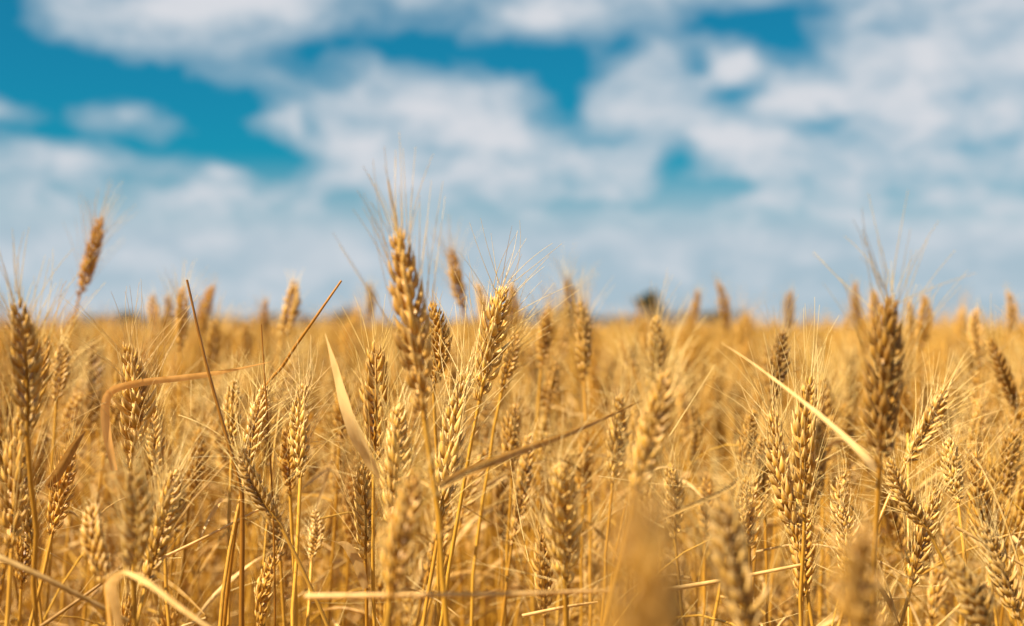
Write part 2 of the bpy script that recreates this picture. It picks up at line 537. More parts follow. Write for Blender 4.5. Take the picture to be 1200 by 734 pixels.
def wheat(tip, base, rg, shape=None, kind='n', tint='g', roll=None, label=None, group=None, ground=None, leaves=None, n_leaf=1, rad=.00145, width=1.0):
    """One stalk: an empty at its foot with stem, ear (> beard) and leaf children. tip/base are the ends of the ear."""
    T, B = np.asarray(tip, float), np.asarray(base, float)
    ax = T - B
    L = np.linalg.norm(ax); ax = ax / L
    shape = int(rg.integers(len(SHAPES))) if shape is None else shape
    roll = rg.uniform(0, 360) if roll is None else roll
    if ground is None:
        hx = B[:2] - ax[:2] * .22 + rg.normal(0, .025, 2)
        ground = np.array((hx[0], max(hx[1], B[1] * .55, .12), 0))
    G = np.asarray(ground, float)
    root = empty('wheat_stalk', G)
    tag(root, label, 'wheat', group)
    path = bezier(G, G + np.array((0, 0, .42)) + (B - G) * np.array((.12, .12, 0)), B - ax * .24, B, 26) - G
    path[1:-2] += rg.normal(0, .0007, (len(path) - 3, 3)) * np.array((1, 1, 0))
    mb = MB()
    r = np.linspace(rad * 1.45, rad * .82, len(path))
    for k in (9, 17):
        r[k] *= 1.28                                              # nodes
    tube(mb, path, r, 7, rnd=float(np.clip(rg.normal(.5, .22), 0, 1)))
    st = link('stem', mb.mesh('stem', [M['stem']]), root)
    col = jit(TINT[tint], rg)
    st.color = jit((1, .95, .85) if tint in 'gpo' else (.85, .8, .75), rg, .12)
    em, bm_ = get_ear(shape, kind)
    e = link('ear', em, root)
    e.color = col
    z = Vector(ax); x = Vector((1, 0, 0)); x = (x - z * x.dot(z)).normalized(); y = z.cross(x)
    rot = Matrix((x, y, z)).transposed().to_4x4() @ Matrix.Rotation(math.radians(roll), 4, 'Z')
    s = L / .09
    w = (s * .5 + .5) * width
    e.matrix_local = Matrix.Translation(Vector(B - G)) @ rot @ Matrix.Diagonal((w, w, s, 1))
    b = link('beard', bm_, e)
    b.color = jit(tuple((1 + c) / 2 for c in TINT[tint]), rg)
    for lf in (leaves or []):
        mb = MB()
        pts = np.array([at(*p) for p in lf['pts']]) - G
        n = 30
        prof = lf.get('prof', ((0, .55), (.25, 1), (.6, .85), (1, .06)))
        wd = lf['w'] * np.interp(np.linspace(0, 1, n), [p[0] for p in prof], [p[1] for p in prof])
        ribbon(mb, spline(pts, n), wd, lf.get('twist', .6), lf.get('ref'), lf.get('fold', .3), rnd=lf.get('rnd', .6), wav=.06)
        o = link('leaf', mb.mesh('leaf', [M['leaf']]), root)
        o.color = (*lf.get('tint', (1, .97, .92)), 1)
    for _ in range(n_leaf):
        i = int(rg.integers(11, 22))
        p = path[i]
        az = rg.uniform(0, 2 * math.pi)
        out = np.array((math.cos(az), math.sin(az), 0))
        ln = rg.uniform(.09, .2)
        u = np.linspace(0, 1, 16)[:, None]
        dr = rg.uniform(.3, 1.6)
        cur = np.array((-out[1], out[0], 0)) * rg.uniform(-.35, .35)
        pts = p + ln * (out * u * .75 + cur * u ** 2 + np.array((0, 0, 1)) * (u * .7 - dr * u ** 2))
        wd = rg.uniform(.0045, .009) * np.interp(u[:, 0], (0, .2, .6, 1), (.6, 1, .8, .05))
        mb = MB()
        ribbon(mb, pts, wd, rg.uniform(-3.5, 3.5), rg.normal(0, 1, 3), rg.uniform(.15, .8), rnd=float(np.clip(rg.normal(.5, .25), 0, 1)), wav=.08)
        o = link('leaf', mb.mesh('leaf', [M['leaf']]), root)
        o.color = jit((1, .93, .82), rg, .15)
    return root


# ------------------------------------------------------------------ setting: ground and the far tree line
def ground_sheet():
    xs = np.concatenate([-np.geomspace(2500, 2, 16), np.linspace(-1.5, 1.5, 7), np.geomspace(2, 2500, 16)])
    ys = xs + 0.0
    X, Y = np.meshgrid(xs, ys, indexing='ij')
    v = np.stack([X, Y, np.zeros_like(X)], -1).reshape(-1, 3)
    mb = MB()
    mb.add(v, q=grid_quads(len(xs), len(ys), False)[:, ::-1])
    m = bpy.data.materials.new('soil')
    m.use_nodes = True
    nt = m.node_tree
    pb = nt.nodes['Principled BSDF']
    tc = nt.nodes.new('ShaderNodeTexCoord')
    nz = nt.nodes.new('ShaderNodeTexNoise'); nz.inputs['Scale'].default_value = 40; nz.inputs['Detail'].default_value = 8
    nt.links.new(tc.outputs['Object'], nz.inputs['Vector'])
    cr = nt.nodes.new('ShaderNodeValToRGB')
    cr.color_ramp.elements[0].position = .35; cr.color_ramp.elements[0].color = (.07, .045, .02, 1)
    cr.color_ramp.elements[1].position = .65; cr.color_ramp.elements[1].color = (.25, .16, .055, 1)
    nt.links.new(nz.outputs['Fac'], cr.inputs[0]); nt.links.new(cr.outputs[0], pb.inputs['Base Color'])
    pb.inputs['Roughness'].default_value = .95
    tag(link('ground', mb.mesh('ground', [m])), kind='structure')


ground_sheet()


def leaf_material(name, a, b):
    return material(name, dark=a, pale=b, rough=.6, trans=.3, noise_scale=(.6, .6, .6))


M['tree_leaf'] = leaf_material('tree_foliage', (.022, .030, .022), (.05, .062, .038))
M['tree_leaf_far'] = leaf_material('hedgerow_foliage', (.018, .026, .018), (.045, .055, .034))
M['bark'] = material('bark', dark=(.07, .05, .035), pale=(.16, .12, .085), rough=.9, trans=0, noise_scale=(4, 4, 1))


def leaf_cloud(mb, centres, radii, n, size, rg):
    """n leaf-sized quads scattered through lumpy volumes."""
    k = rg.integers(0, len(centres), n)
    d = rg.normal(0, 1, (n, 3)); d /= np.linalg.norm(d, axis=1, keepdims=True)
    p = np.asarray(centres)[k] + d * (np.asarray(radii)[k] * rg.random(n) ** (1 / 2.2))[:, None] * np.array((1, 1, .8))
    a = rg.normal(0, 1, (n, 3)); a /= np.linalg.norm(a, axis=1, keepdims=True)
    b = np.cross(a, rg.normal(0, 1, (n, 3))); b /= np.linalg.norm(b, axis=1, keepdims=True)
    s = size * rg.uniform(.6, 1.4, n)[:, None]
    v = np.stack([p - a * s - b * s * .3, p + b * s * .6 - a * s * .1, p + a * s, p - b * s * .6 + a * s * .1], 1)
    q = np.arange(4 * n).reshape(n, 4)
    data = np.zeros((n, 4, 4)); data[..., 1] = np.clip(rg.normal(.5, .3, n), 0, 1)[:, None]; data[..., 3] = 1
    mb.add(v.reshape(-1, 3), q=q, data=data.reshape(-1, 4))


def tree(x, y, h, w, label, seed, mat='tree_leaf', group=None):
    rg = np.random.default_rng(seed)
    root = empty('field_tree', (x, y, 0))
    tag(root, label, 'tree', group)
    tr = MB()
    tube(tr, [(0, 0, 0), (.1, 0, h * .25), (0, .1, h * .5), (.05, 0, h * .85)], (h * .035, h * .026, h * .018, h * .006), 8)
    cen, rad = [], []
    for i in range(9):
        az = i * 2.4 + rg.uniform(-.4, .4)
        zz = h * rg.uniform(.42, .9)
        rr = w * .5 * rg.uniform(.35, .8) * (1.15 - abs(zz / h - .55))
        p = np.array((math.cos(az) * rr, math.sin(az) * rr, zz))
        tube(tr, [(0, 0, zz * .6), p * np.array((.5, .5, .9)), p], (h * .012, h * .008, h * .003), 5)
        cen.append(p); rad.append(w * rg.uniform(.2, .32))
    cen.append(np.array((0, 0, h * .86))); rad.append(w * .24)
    link('trunk', tr.mesh('trunk', [M['bark']]), root)
    cr = MB()
    leaf_cloud(cr, cen, rad, 2600, h * .028, rg)
    link('crown', cr.mesh('crown', [M[mat]], smooth=False), root)
    return root


def far(px, d):
    return (px - 600) / FPX * d


tree(far(760, 260), 260, 7.4, 5.0, 'dark bushy tree standing alone above the horizon right of centre', 3)
tree(far(662, 280), 280, 4.9, 5.5, 'low dark round tree at the left end of the right-hand hedge', 4, 'tree_leaf_far')
tree(far(838, 280), 280, 3.6, 5.4, 'small low tree on the horizon behind the pair of blurred ears', 6, 'tree_leaf_far')
tree(far(404, 280), 280, 4.4, 5.2, 'grey green bush on the horizon left of the tall central ear', 8, 'tree_leaf_far')
tree(far(150, 280), 280, 3.8, 4.6, 'grey green bush on the horizon at the far left', 9, 'tree_leaf_far')


def hedgerow(runs, name):
    rg = np.random.default_rng(21)
    mb = MB()
    for (x0, x1, d, h) in runs:
        X0, X1 = far(x0, d), far(x1, d)
        n = int((X1 - X0) / .9)
        hh = h * (0.75 + .35 * np.interp(np.arange(n), np.linspace(0, n, max(3, n // 5)), rg.random(max(3, n // 5))))
        cen = [(X0 + (X1 - X0) * i / n + rg.uniform(-.3, .3), d + rg.uniform(-1.5, 1.5), hh[i] * f) for i in range(n) for f in (.3, .72)]
        rad = [hh[int(i / 2)] * .36 for i in range(2 * n)]
        leaf_cloud(mb, cen, rad, n * 130, .2, rg)
    tag(link(name, mb.mesh(name, [M['tree_leaf_far']], smooth=False)), kind='stuff')


hedgerow([(95, 430, 300, 3.6), (610, 880, 300, 4.4), (440, 620, 330, 2.4)], 'distant_hedgerow')

# ------------------------------------------------------------------ hand-placed stalks: (tip px, base px, depth m, shape, beard, tint, roll, leaves at random, label)
H = [
    # left edge
    ((18, 346), (32, 510), .76, 0, 'n', 'y', 20, 0, 'tall grey-gold ear at the left edge of the photo, topped by one straight awn'),
    ((24, 478), (14, 640), .80, 1, 'n', 'g', 80, 1, 'golden ear hanging below the tall ear at the left edge, bright on its left side'),
    ((118, 251), (93, 347), 1.52, 2, 'n', 'o', 40, 0, 'lone golden ear rising high into the sky at left, leaning right'),
    ((147, 398), (153, 548), .92, 3, 'w', 'p', 60, 0, 'sharp plump ear with wide pale awns under the folded leaf at left'),
    ((150, 545), (156, 678), .70, 1, 'n', 'y', 0, 0, 'grey-brown ear in front of the plump left ear, just above a curled leaf'),
    ((112, 588), (124, 685), .74, 4, 's', 'g', 90, 0, 'short blurred golden ear touching the left side of a grey-brown ear'),
    ((205, 545), (170, 690), .82, 2, 'n', 'g', 30, 0, 'golden ear leaning right on the right side of a grey-brown ear'),
    ((84, 520), (61, 626), .93, 0, 'n', 'o', 70, 1, 'brown-gold ear leaning right behind a dark dry leaf near the left edge'),
    ((70, 400), (66, 470), 1.15, 4, 'w', 'p', 10, 1, 'pale ear wrapped in long white awns right of the tall left-edge ear'),
    ((178, 470), (186, 560), 1.0, 2, 'n', 'g', 0, 1, 'slim golden ear close behind the right side of the plump left ear'),
    ((232, 500), (222, 590), 1.15, 0, 'w', 'g', 45, 1, 'soft golden ear between the plump left ear and the dark bent straw'),
    ((30, 600), (25, 690), 1.05, 5, 'n', 'o', 45, 1, 'low orange ear in the bottom left corner between two upright stems'),
    # far ears against the sky, left half
    ((178, 342), (186, 400), 1.9, 1, 's', 'o', 0, 0, 'leftmost of five blurred ears poking over the horizon at left'),
    ((196, 344), (190, 398), 1.85, 2, 's', 'g', 0, 0, 'second of five blurred ears at left, crossed by a dark slanting awn'),
    ((213, 334), (211, 412), 1.45, 2, 'n', 'o', 30, 0, 'darkest and clearest of the blurred ears just left of the slanting dark straw'),
    ((251, 333), (234, 396), 1.85, 4, 's', 'o', 60, 0, 'blurred ear leaning right just right of the slanting dark straw tip'),
    ((252, 372), (243, 440), 1.5, 0, 'n', 'g', 20, 0, 'golden ear below the horizon behind the slanting dark straw'),
    ((284, 374), (288, 430), 1.9, 3, 's', 'g', 20, 0, 'pale blurred ear at the horizon midway between two dark straws'),
    ((312, 348), (312, 402), 2.0, 5, 's', 'o', 20, 0, 'small blurred ear at the horizon left of a thick dark pair'),
    ((345, 326), (330, 398), 1.6, 3, 's', 'o', 0, 0, 'thick dark orange ear above the horizon behind the slanting dry blade'),
    ((432, 330), (431, 384), 1.9, 2, 's', 'y', 0, 0, 'faint grey ear above the horizon close left of the tall central ear'),
    ((528, 288), (544, 368), 1.6, 5, 'n', 'o', 20, 0, 'blurred ear leaning left against the sky right of the tall central ear'),
    ((598, 330), (590, 400), 1.7, 0, 's', 'o', 20, 0, 'dark blurred ear directly behind the tip of the sharp whiskered ear'),
    ((556, 330), (568, 388), 2.1, 0, 's', 'g', 20, 0, 'faint ear leaning left over the horizon left of the sharp whiskered ear'),
    # left centre
    ((276, 442), (272, 520), 1.05, 0, 'n', 'g', 90, 1, 'golden ear just right of the slanting dark straw below the folded leaf'),
    ((312, 450), (290, 545), .95, 5, 'w', 'p', 0, 1, 'sharp pale ear leaning right below the pointed end of the folded leaf'),
    ((282, 524), (327, 612), .88, 2, 'w', 'y', 0, 0, 'grey ear tilted to the left, its stem running down to the right'),
    ((357, 446), (352, 560), .93, 2, 'w', 'p', 80, 0, 'sharp pale ear with short tight awns left of the broad dry leaf'),
    ((336, 500), (340, 578), 1.0, 4, 's', 'o', 0, 0, 'small orange-brown ear beside the left flank of a sharp pale ear'),
    ((440, 398), (438, 548), .93, 3, 'n', 'g', 0, 0, 'sharp braided golden ear just left of the tall central ear'),
    ((402, 440), (398, 520), 1.2, 0, 'n', 'o', 40, 1, 'dim golden ear behind the broad dry leaf left of centre'),
    ((424, 540), (428, 655), .95, 1, 'w', 'g', 15, 0, 'sharp golden ear low down behind the narrow foot of the broad dry leaf'),
    ((368, 596), (365, 655), 1.05, 2, 's', 'p', 10, 0, 'tiny pale ear standing low between two stems left of centre'),
    ((392, 588), (386, 650), 1.45, 5, 'n', 'o', 10, 1, 'dim low ear in the shade between the tiny pale ear and a stem'),
    # centre
    ((464, 264), (496, 480), .74, 0, 'u', 'g', 55, 0, 'tallest and largest ear, golden, right of which a long blade leaves its stem'),
    ((503, 352), (508, 455), .98, 0, 's', 'o', 60, 0, 'darker ear half hidden behind the right side of the tallest ear'),
    ((591, 330), (562, 470), .92, 1, 'w', 'p', 35, 0, 'sharp whiskered pale ear leaning right, right of the tallest ear'),
    ((606, 385), (588, 460), 1.1, 2, 'n', 'g', 0, 0, 'soft ear tucked behind the right side of the sharp whiskered ear'),
    ((548, 430), (517, 606), .90, 2, 'w', 'p', 80, 0, 'long shaggy pale ear full of white awns right of the tallest ear stem'),
    ((464, 468), (458, 612), .82, 1, 'n', 'g', 30, 0, 'pale golden ear in the shadow below the tallest ear, broad leaf at its left'),
    ((488, 545), (457, 705), .64, 5, 'n', 'g', 20, 0, 'big blurred ear low in the centre, crossed by a pale horizontal straw'),
    ((640, 362), (634, 432), 1.35, 0, 'n', 'o', 30, 1, 'soft orange ear under the fan of awns right of the sharp whiskered ear'),
    ((663, 322), (670, 392), 1.75, 4, 'w', 'b', 0, 0, 'brown blurred ear with a tuft of short awns above the horizon, centre right'),
    ((678, 350), (684, 446), 1.30, 2, 'n', 'b', 45, 0, 'long brown ear below the tufted brown ear, standing before the hedge'),
    ((650, 420), (640, 486), 1.35, 1, 'n', 'g', 45, 1, 'soft golden ear leaning right over the tip of the long slanting blade'),
    ((606, 470), (600, 560), 1.15, 4, 'n', 'g', 45, 1, 'soft ear just above the middle of the long slanting blade'),
    ((655, 538), (662, 695), .76, 1, 'w', 'p', 30, 0, 'blurred pale ear with drooping white awns low right of centre'),
    # right centre
    ((727, 458), (718, 566), 1.12, 0, 'n', 'p', 30, 1, 'pale ear behind the upper left of the blurred leaning ear'),
    ((781, 428), (742, 590), .68, 2, 'n', 'g', 10, 0, 'blurred braided ear leaning right above the huge soft ear'),
    ((744, 560), (722, 960), .26, 3, 's', 'b', 60, 0, 'huge very soft ear nearest the camera, bottom right of centre'),
    ((768, 366), (764, 470), 1.30, 1, 'n', 'p', 30, 0, 'pale ear rising toward the lone dark tree'),
    ((795, 450), (806, 520), 1.5, 1, 'n', 'o', 30, 1, 'dim orange ear close right of the blurred braided ear'),
    ((818, 338), (806, 390), 2.3, 2, 's', 'o', 0, 0, 'right-leaning one of a blurred pair of ears against the sky'),
    ((839, 327), (851, 392), 2.2, 0, 's', 'o', 0, 0, 'left-leaning one of a blurred pair of ears against the sky'),
    ((847, 572), (888, 770), .60, 4, 'n', 'y', 15, 0, 'large blurred grey-brown ear leaning left at the bottom right of centre'),
    ((876, 556), (878, 640), .98, 2, 'w', 'p', 50, 0, 'bright white-tipped small ear just behind a large grey-brown ear'),
    ((918, 384), (906, 472), 1.15, 0, 'n', 'd', 35, 0, 'dark brown ear just above the pale slanting blade, right of centre'),
    ((884, 478), (868, 560), 1.10, 2, 's', 'g', 35, 0, 'golden ear below the dark brown ear, its stem tinged green'),
    ((858, 470), (864, 540), 1.6, 5, 'n', 'g', 35, 1, 'blurred golden ear left of the pale slanting blade'),
    # right
    ((905, 478), (937, 645), .93, 2, 'w', 'p', 60, 0, 'sharp shaggy ear leaning left, left one of two touching sharp ears'),
    ((951, 438), (943, 606), .90, 1, 'n', 'p', 75, 0, 'sharp plump ear, right one of two touching sharp ears under the pale blade'),
    ((944, 596), (940, 706), .97, 3, 'n', 'g', 0, 0, 'golden ear below two touching sharp ears, sharing their place'),
    ((927, 338), (925, 392), 2.1, 1, 's', 'b', 0, 0, 'blurred brown ear alone above the horizon left of the dark right ear'),
    ((1003, 328), (1008, 386), 2.0, 5, 's', 'o', 0, 0, 'blurred orange ear at the horizon just left of the dark right ear'),
    ((1022, 338), (1024, 400), 1.9, 3, 's', 'o', 0, 0, 'blurred orange ear partly behind the dark right ear'),
    ((1043, 344), (1031, 548), .72, 4, 'w', 'd', 35, 0, 'tall dark brown ear on the right with long awns spreading against the sky'),
    ((1082, 343), (1078, 412), 1.7, 3, 's', 'o', 0, 0, 'thick blurred orange ear at the horizon right of the tall dark ear'),
    ((1064, 350), (1068, 410), 1.9, 2, 's', 'g', 0, 0, 'slim blurred ear between the tall dark ear and a thick orange one'),
    ((1144, 358), (1148, 430), 1.65, 1, 's', 'g', 0, 0, 'broad blurred golden ear rising at the horizon near the right edge'),
    ((1179, 340), (1184, 392), 2.0, 0, 's', 'b', 0, 0, 'brown blurred ear at the horizon closest to the right edge'),
    ((1110, 450), (1062, 542), 1.0, 0, 'n', 'g', 0, 0, 'golden braided ear leaning strongly right beside the tall dark ear'),
    ((1158, 394), (1192, 484), 1.25, 2, 'n', 'g', 0, 0, 'soft herringbone ear leaning left at the right edge'),
    ((1113, 510), (1123, 590), .97, 4, 'w', 'p', 45, 0, 'sharp pale ear with upright awns right of the strongly leaning ear'),
    ((1043, 536), (1088, 622), .88, 2, 'w', 'p', 10, 0, 'pale ear bent left with curled awns below the tall dark ear'),
    ((1100, 568), (1066, 694), .93, 5, 'n', 'g', 0, 0, 'sharp golden ear leaning right below the bent pale ear'),
    ((1110, 655), (1158, 765), .72, 3, 'w', 'y', 40, 0, 'greyish ear leaning left at the bottom right corner'),
    ((1150, 610), (1194, 725), .84, 0, 'n', 'y', 20, 0, 'grey ear tilted left against the right edge, above the corner'),
    ((1012, 606), (1016, 800), .46, 1, 's', 'b', 30, 0, 'very soft pinkish brown ear close to the camera below the tall dark ear'),
    ((984, 590), (992, 680), .90, 0, 'w', 'p', 30, 0, 'small frizzy pale ear left of the very soft pinkish ear'),
    ((1190, 500), (1176, 590), 1.1, 1, 'w', 'b', 30, 1, 'brown ear behind long crossing awns at the right edge, mid height'),
    ((1150, 470), (1140, 560), 1.2, 5, 'w', 'g', 30, 1, 'soft golden ear inside the awns below the herringbone ear'),
    ((988, 470), (996, 560), 1.4, 1, 'n', 'o', 30, 1, 'soft orange ear in the gap between the plump ear and the tall dark ear'),
]
LEAVES = {
    # index by label start -> leaves that the photo shows on that stalk
    'sharp plump ear with wide': [dict(pts=[(134, 552, .90), (124, 500, .90), (127, 462, .90), (160, 449, .90), (225, 441, .90), (270, 434, .91), (318, 424, .92)], w=.0068, prof=((0, .6), (.2, .9), (.32, .8), (.65, .75), (1, .05)), twist=(.4), fold=.25, rnd=.85, tint=(1.3, 1.08, .82))],
    'sharp braided golden ear': [dict(pts=[(446, 560, .88), (432, 535, .87), (410, 487, .86), (394, 432, .86), (381, 391, .86)], w=.0122, prof=((0, .35), (.15, .7), (.4, 1), (.7, .55), (1, .03)), twist=.15, ref=(-.55, -.82, .15), fold=.3, tint=(1.16, 1.16, 1.16), rnd=.95)],
    'tallest and largest': [dict(pts=[(514, 572, .72), (540, 556, .73), (600, 532, .75), (660, 510, .77), (720, 484, .80), (754, 468, .81)], w=.0058, prof=((0, .9), (.25, 1), (.7, .55), (1, .15)), twist=.8, fold=.6, rnd=.35, tint=(.95, .85, .75))],
    'tall dark brown ear on': [dict(pts=[(1026, 552, .72), (1010, 533, .72), (975, 500, .73), (930, 463, .75), (880, 425, .78), (844, 401, .80)], w=.0052, prof=((0, .4), (.08, 1), (.25, .8), (.6, .5), (1, .05)), twist=.5, fold=.35, rnd=.95, ref=(-.3, -.6, .7), tint=(1.15, 1.15, 1.15))],
    'grey-brown ear in front': [dict(pts=[(143, 745, .72), (134, 708, .71), (130, 684, .70), (146, 669, .68), (176, 684, .66), (212, 712, .65), (246, 736, .64)], w=.0066, prof=((0, .5), (.3, .9), (.5, 1), (1, .3)), twist=.1, ref=(.1, -.85, .5), fold=.2, rnd=.85, tint=(1.2, 1.15, 1.05))],
    'brown-gold ear leaning': [dict(pts=[(56, 570, .93), (70, 552, .92), (88, 520, .9), (100, 505, .9)], w=.008, tint=(.62, .5, .36), fold=.6)],
    'golden ear below the dark': [dict(pts=[(866, 560, 1.1), (850, 575, 1.08), (800, 598, 1.05), (770, 612, 1.03)], w=.005, tint=(.8, .75, .6), fold=.5)],
    'sharp golden ear low down': [dict(pts=[(428, 690, .95), (418, 660, .94), (405, 640, .93), (395, 636, .92)], w=.008, fold=.3, rnd=.8)],
    'dim golden ear behind': [dict(pts=[(398, 560, 1.15), (385, 548, 1.12), (365, 562, 1.08), (352, 575, 1.06)], w=.006, fold=.3, rnd=.6)],
}
for k, (tp, bp, d, sh, kd, tn, rl, nl, lab) in enumerate(H):
    rg = np.random.default_rng(900 + k)
    slant = rg.uniform(-.012, .012)
    T, B = at(tp[0], tp[1], d + slant), at(bp[0], bp[1], d - slant)
    lv = [v for key, v in LEAVES.items() if lab.startswith(key)]
    wheat(T, B, rg, sh, kd, tn, rl, lab, leaves=lv[0] if lv else None, n_leaf=nl, rad=.0017 if d < .8 else .00145)


# ------------------------------------------------------------------ loose dry straws
def straw(pts, rad, label, tint=(1, .95, .85), rnd=.5, n=28, taper=.6, knot=None):
    P = spline([at(*p) if len(p) == 3 else np.array(p[:3]) for p in pts], n)
    root = P[0].copy()
    mb = MB()
    r = np.linspace(rad, rad * taper, n)
    if knot:
        r[knot] *= 1.35
    tube(mb, P - root, r, 8, rnd=rnd, cap=True)
    o = link('dry_straw', mb.mesh('dry_straw', [M['leaf']]))
    o.location = root
    o.color = (*tint, 1)
    tag(o, label, 'straw')
    return o


GR = lambda px, d: (*at(px, 383, d)[:2], 0.0)


def bent_straw(pix, rad, label, tint, foot, rnd=.4, taper=.5):
    """A straw that stands in the ground and bends: lower part follows world points, upper part pixel points."""
    P = [np.array(foot)] + [at(*p) for p in pix]
    P = spline(P, 44)
    mb = MB()
    tube(mb, P - P[0], np.linspace(rad, rad * taper, 44), 8, rnd=rnd, cap=True)
    o = link('dry_straw', mb.mesh('dry_straw', [M['stem']]))
    o.location = P[0]
    o.color = (*tint, 1)
    tag(o, label, 'straw')


def foot(px, d):
    p = at(px, 383, d)
    return (p[0], p[1], 0.0)


bent_straw([(283, 1100, .90), (283, 740, .90), (284, 600, .90), (280, 565, .90), (262, 500, .90), (240, 420, .90), (219, 328, .90)], .0021, 'dark straw slanting up to a point at left, snapped over above its upright foot', (.62, .50, .38), foot(283, .92), rnd=.25, taper=.35)
bent_straw([(250, 1100, 1.0), (262, 740, 1.0), (300, 490, .98), (334, 425, .97), (370, 372, .96), (400, 329, .96)], .0019, 'brown dry blade slanting up to the right, ending against the sky left of centre', (.80, .66, .48), foot(250, 1.0), rnd=.35, taper=.4)
bent_straw([(322, 1100, .95), (322, 700, .95), (318, 560, .95), (312, 470, .95), (306, 380, .95)], .0009, 'thin dark upright straw crossing the end of the folded leaf at left', (.66, .52, .36), foot(322, .95), rnd=.3)
straw([(358, 699, .66), (450, 698, .65), (560, 697, .66), (640, 695, .67), (714, 692, .69)], .0013, 'pale straw lying level across the stems at bottom centre', (1.15, 1.12, 1.1), .8)
straw([(760, 694, .92), (820, 685, .92), (880, 674, .92), (940, 662, .92)], .0017, 'pale straw lying nearly level at bottom right behind a grey-brown ear', (1.12, 1.1, 1.05), .75)
straw([(-20, 645, .74), (40, 672, .74), (100, 702, .75), (150, 728, .76)], .0018, 'grey straw sloping down to the right across the bottom left corner', (.92, .9, .88), .6)
straw([(186, 656, .93), (240, 630, .94), (304, 597, .96)], .0011, 'thin pale straw sloping up to the right below the slanting dark straw', (1.08, 1.05, 1.0), .9)
straw([(40, 740, .84), (80, 712, .85), (130, 676, .86)], .0013, 'short straw sloping up to the curled leaf at bottom left', (.8, .72, .6), .4)
straw([(1120, 618, .93), (1160, 640, .93), (1215, 672, .93)], .0013, 'straw sloping down to the right edge past a grey ear', (1.0, .95, .85), .7)
straw([(612, 722, .95), (660, 712, .95), (700, 706, .96)], .0013, 'short pale straw lying just below the right end of the level straw', (1.05, 1.0, .92), .8)

# ------------------------------------------------------------------ the rest of the visible stalks
ZONES = [
    (-1e9, 60, 'soft golden wheat stalk filling the crop behind the tall ear at the left edge'),
    (60, 230, 'soft golden wheat stalk filling the crop behind the plump left ear'),
    (230, 400, 'soft golden wheat stalk filling the crop behind the broad dry leaf'),
    (400, 520, 'soft golden wheat stalk filling the crop behind the tallest ear'),
    (520, 680, 'soft golden wheat stalk filling the crop around the long slanting blade'),
    (680, 840, 'soft golden wheat stalk filling the crop behind the huge soft ear'),
    (840, 1000, 'soft golden wheat stalk filling the crop behind two touching sharp ears'),
    (1000, 1e9, 'soft golden wheat stalk filling the crop behind the tall dark right ear'),
]
N_FILL = 212
rgf = np.random.default_rng(77)
placed = []
for k in range(N_FILL):
    for _try in range(60):
        d = math.sqrt(rgf.uniform(1.0 ** 2, 2.15 ** 2))
        px = rgf.uniform(-15, 1215)
        p = at(px, 383, d)
        if all((p[0] - q[0]) ** 2 + (p[1] - q[1]) ** 2 > .045 ** 2 for q in placed):
            break
    placed.append(p)
    hi = -.046 if d > 1.6 else -.062 if d > 1.25 else -.09
    T = np.array((p[0], p[1], CAM_Z + hi + rgf.normal(0, .026)))
    if rgf.random() < .24:
        T[2] = CAM_Z - rgf.uniform(.12, .27)                  # a late, low tiller
    if T[2] > CAM_Z + .012:
        T[2] = CAM_Z + .012
    ln = np.array((rgf.normal(.02, .17), rgf.normal(0, .17), 1)); ln /= np.linalg.norm(ln)
    L = rgf.uniform(.055, .096)
    g = [z[2] for z in ZONES if z[0] <= px < z[1]][0]
    wheat(T, T - ln * L, rgf, None, rgf.choice(['n', 'w', 's'], p=[.5, .3, .2]), rgf.choice(list('gpobyd'), p=[.42, .16, .22, .08, .08, .04]), None, g,
          group=g.replace('soft golden wheat stalk filling', 'wheat stalks in'), n_leaf=int(rgf.integers(1, 4)))


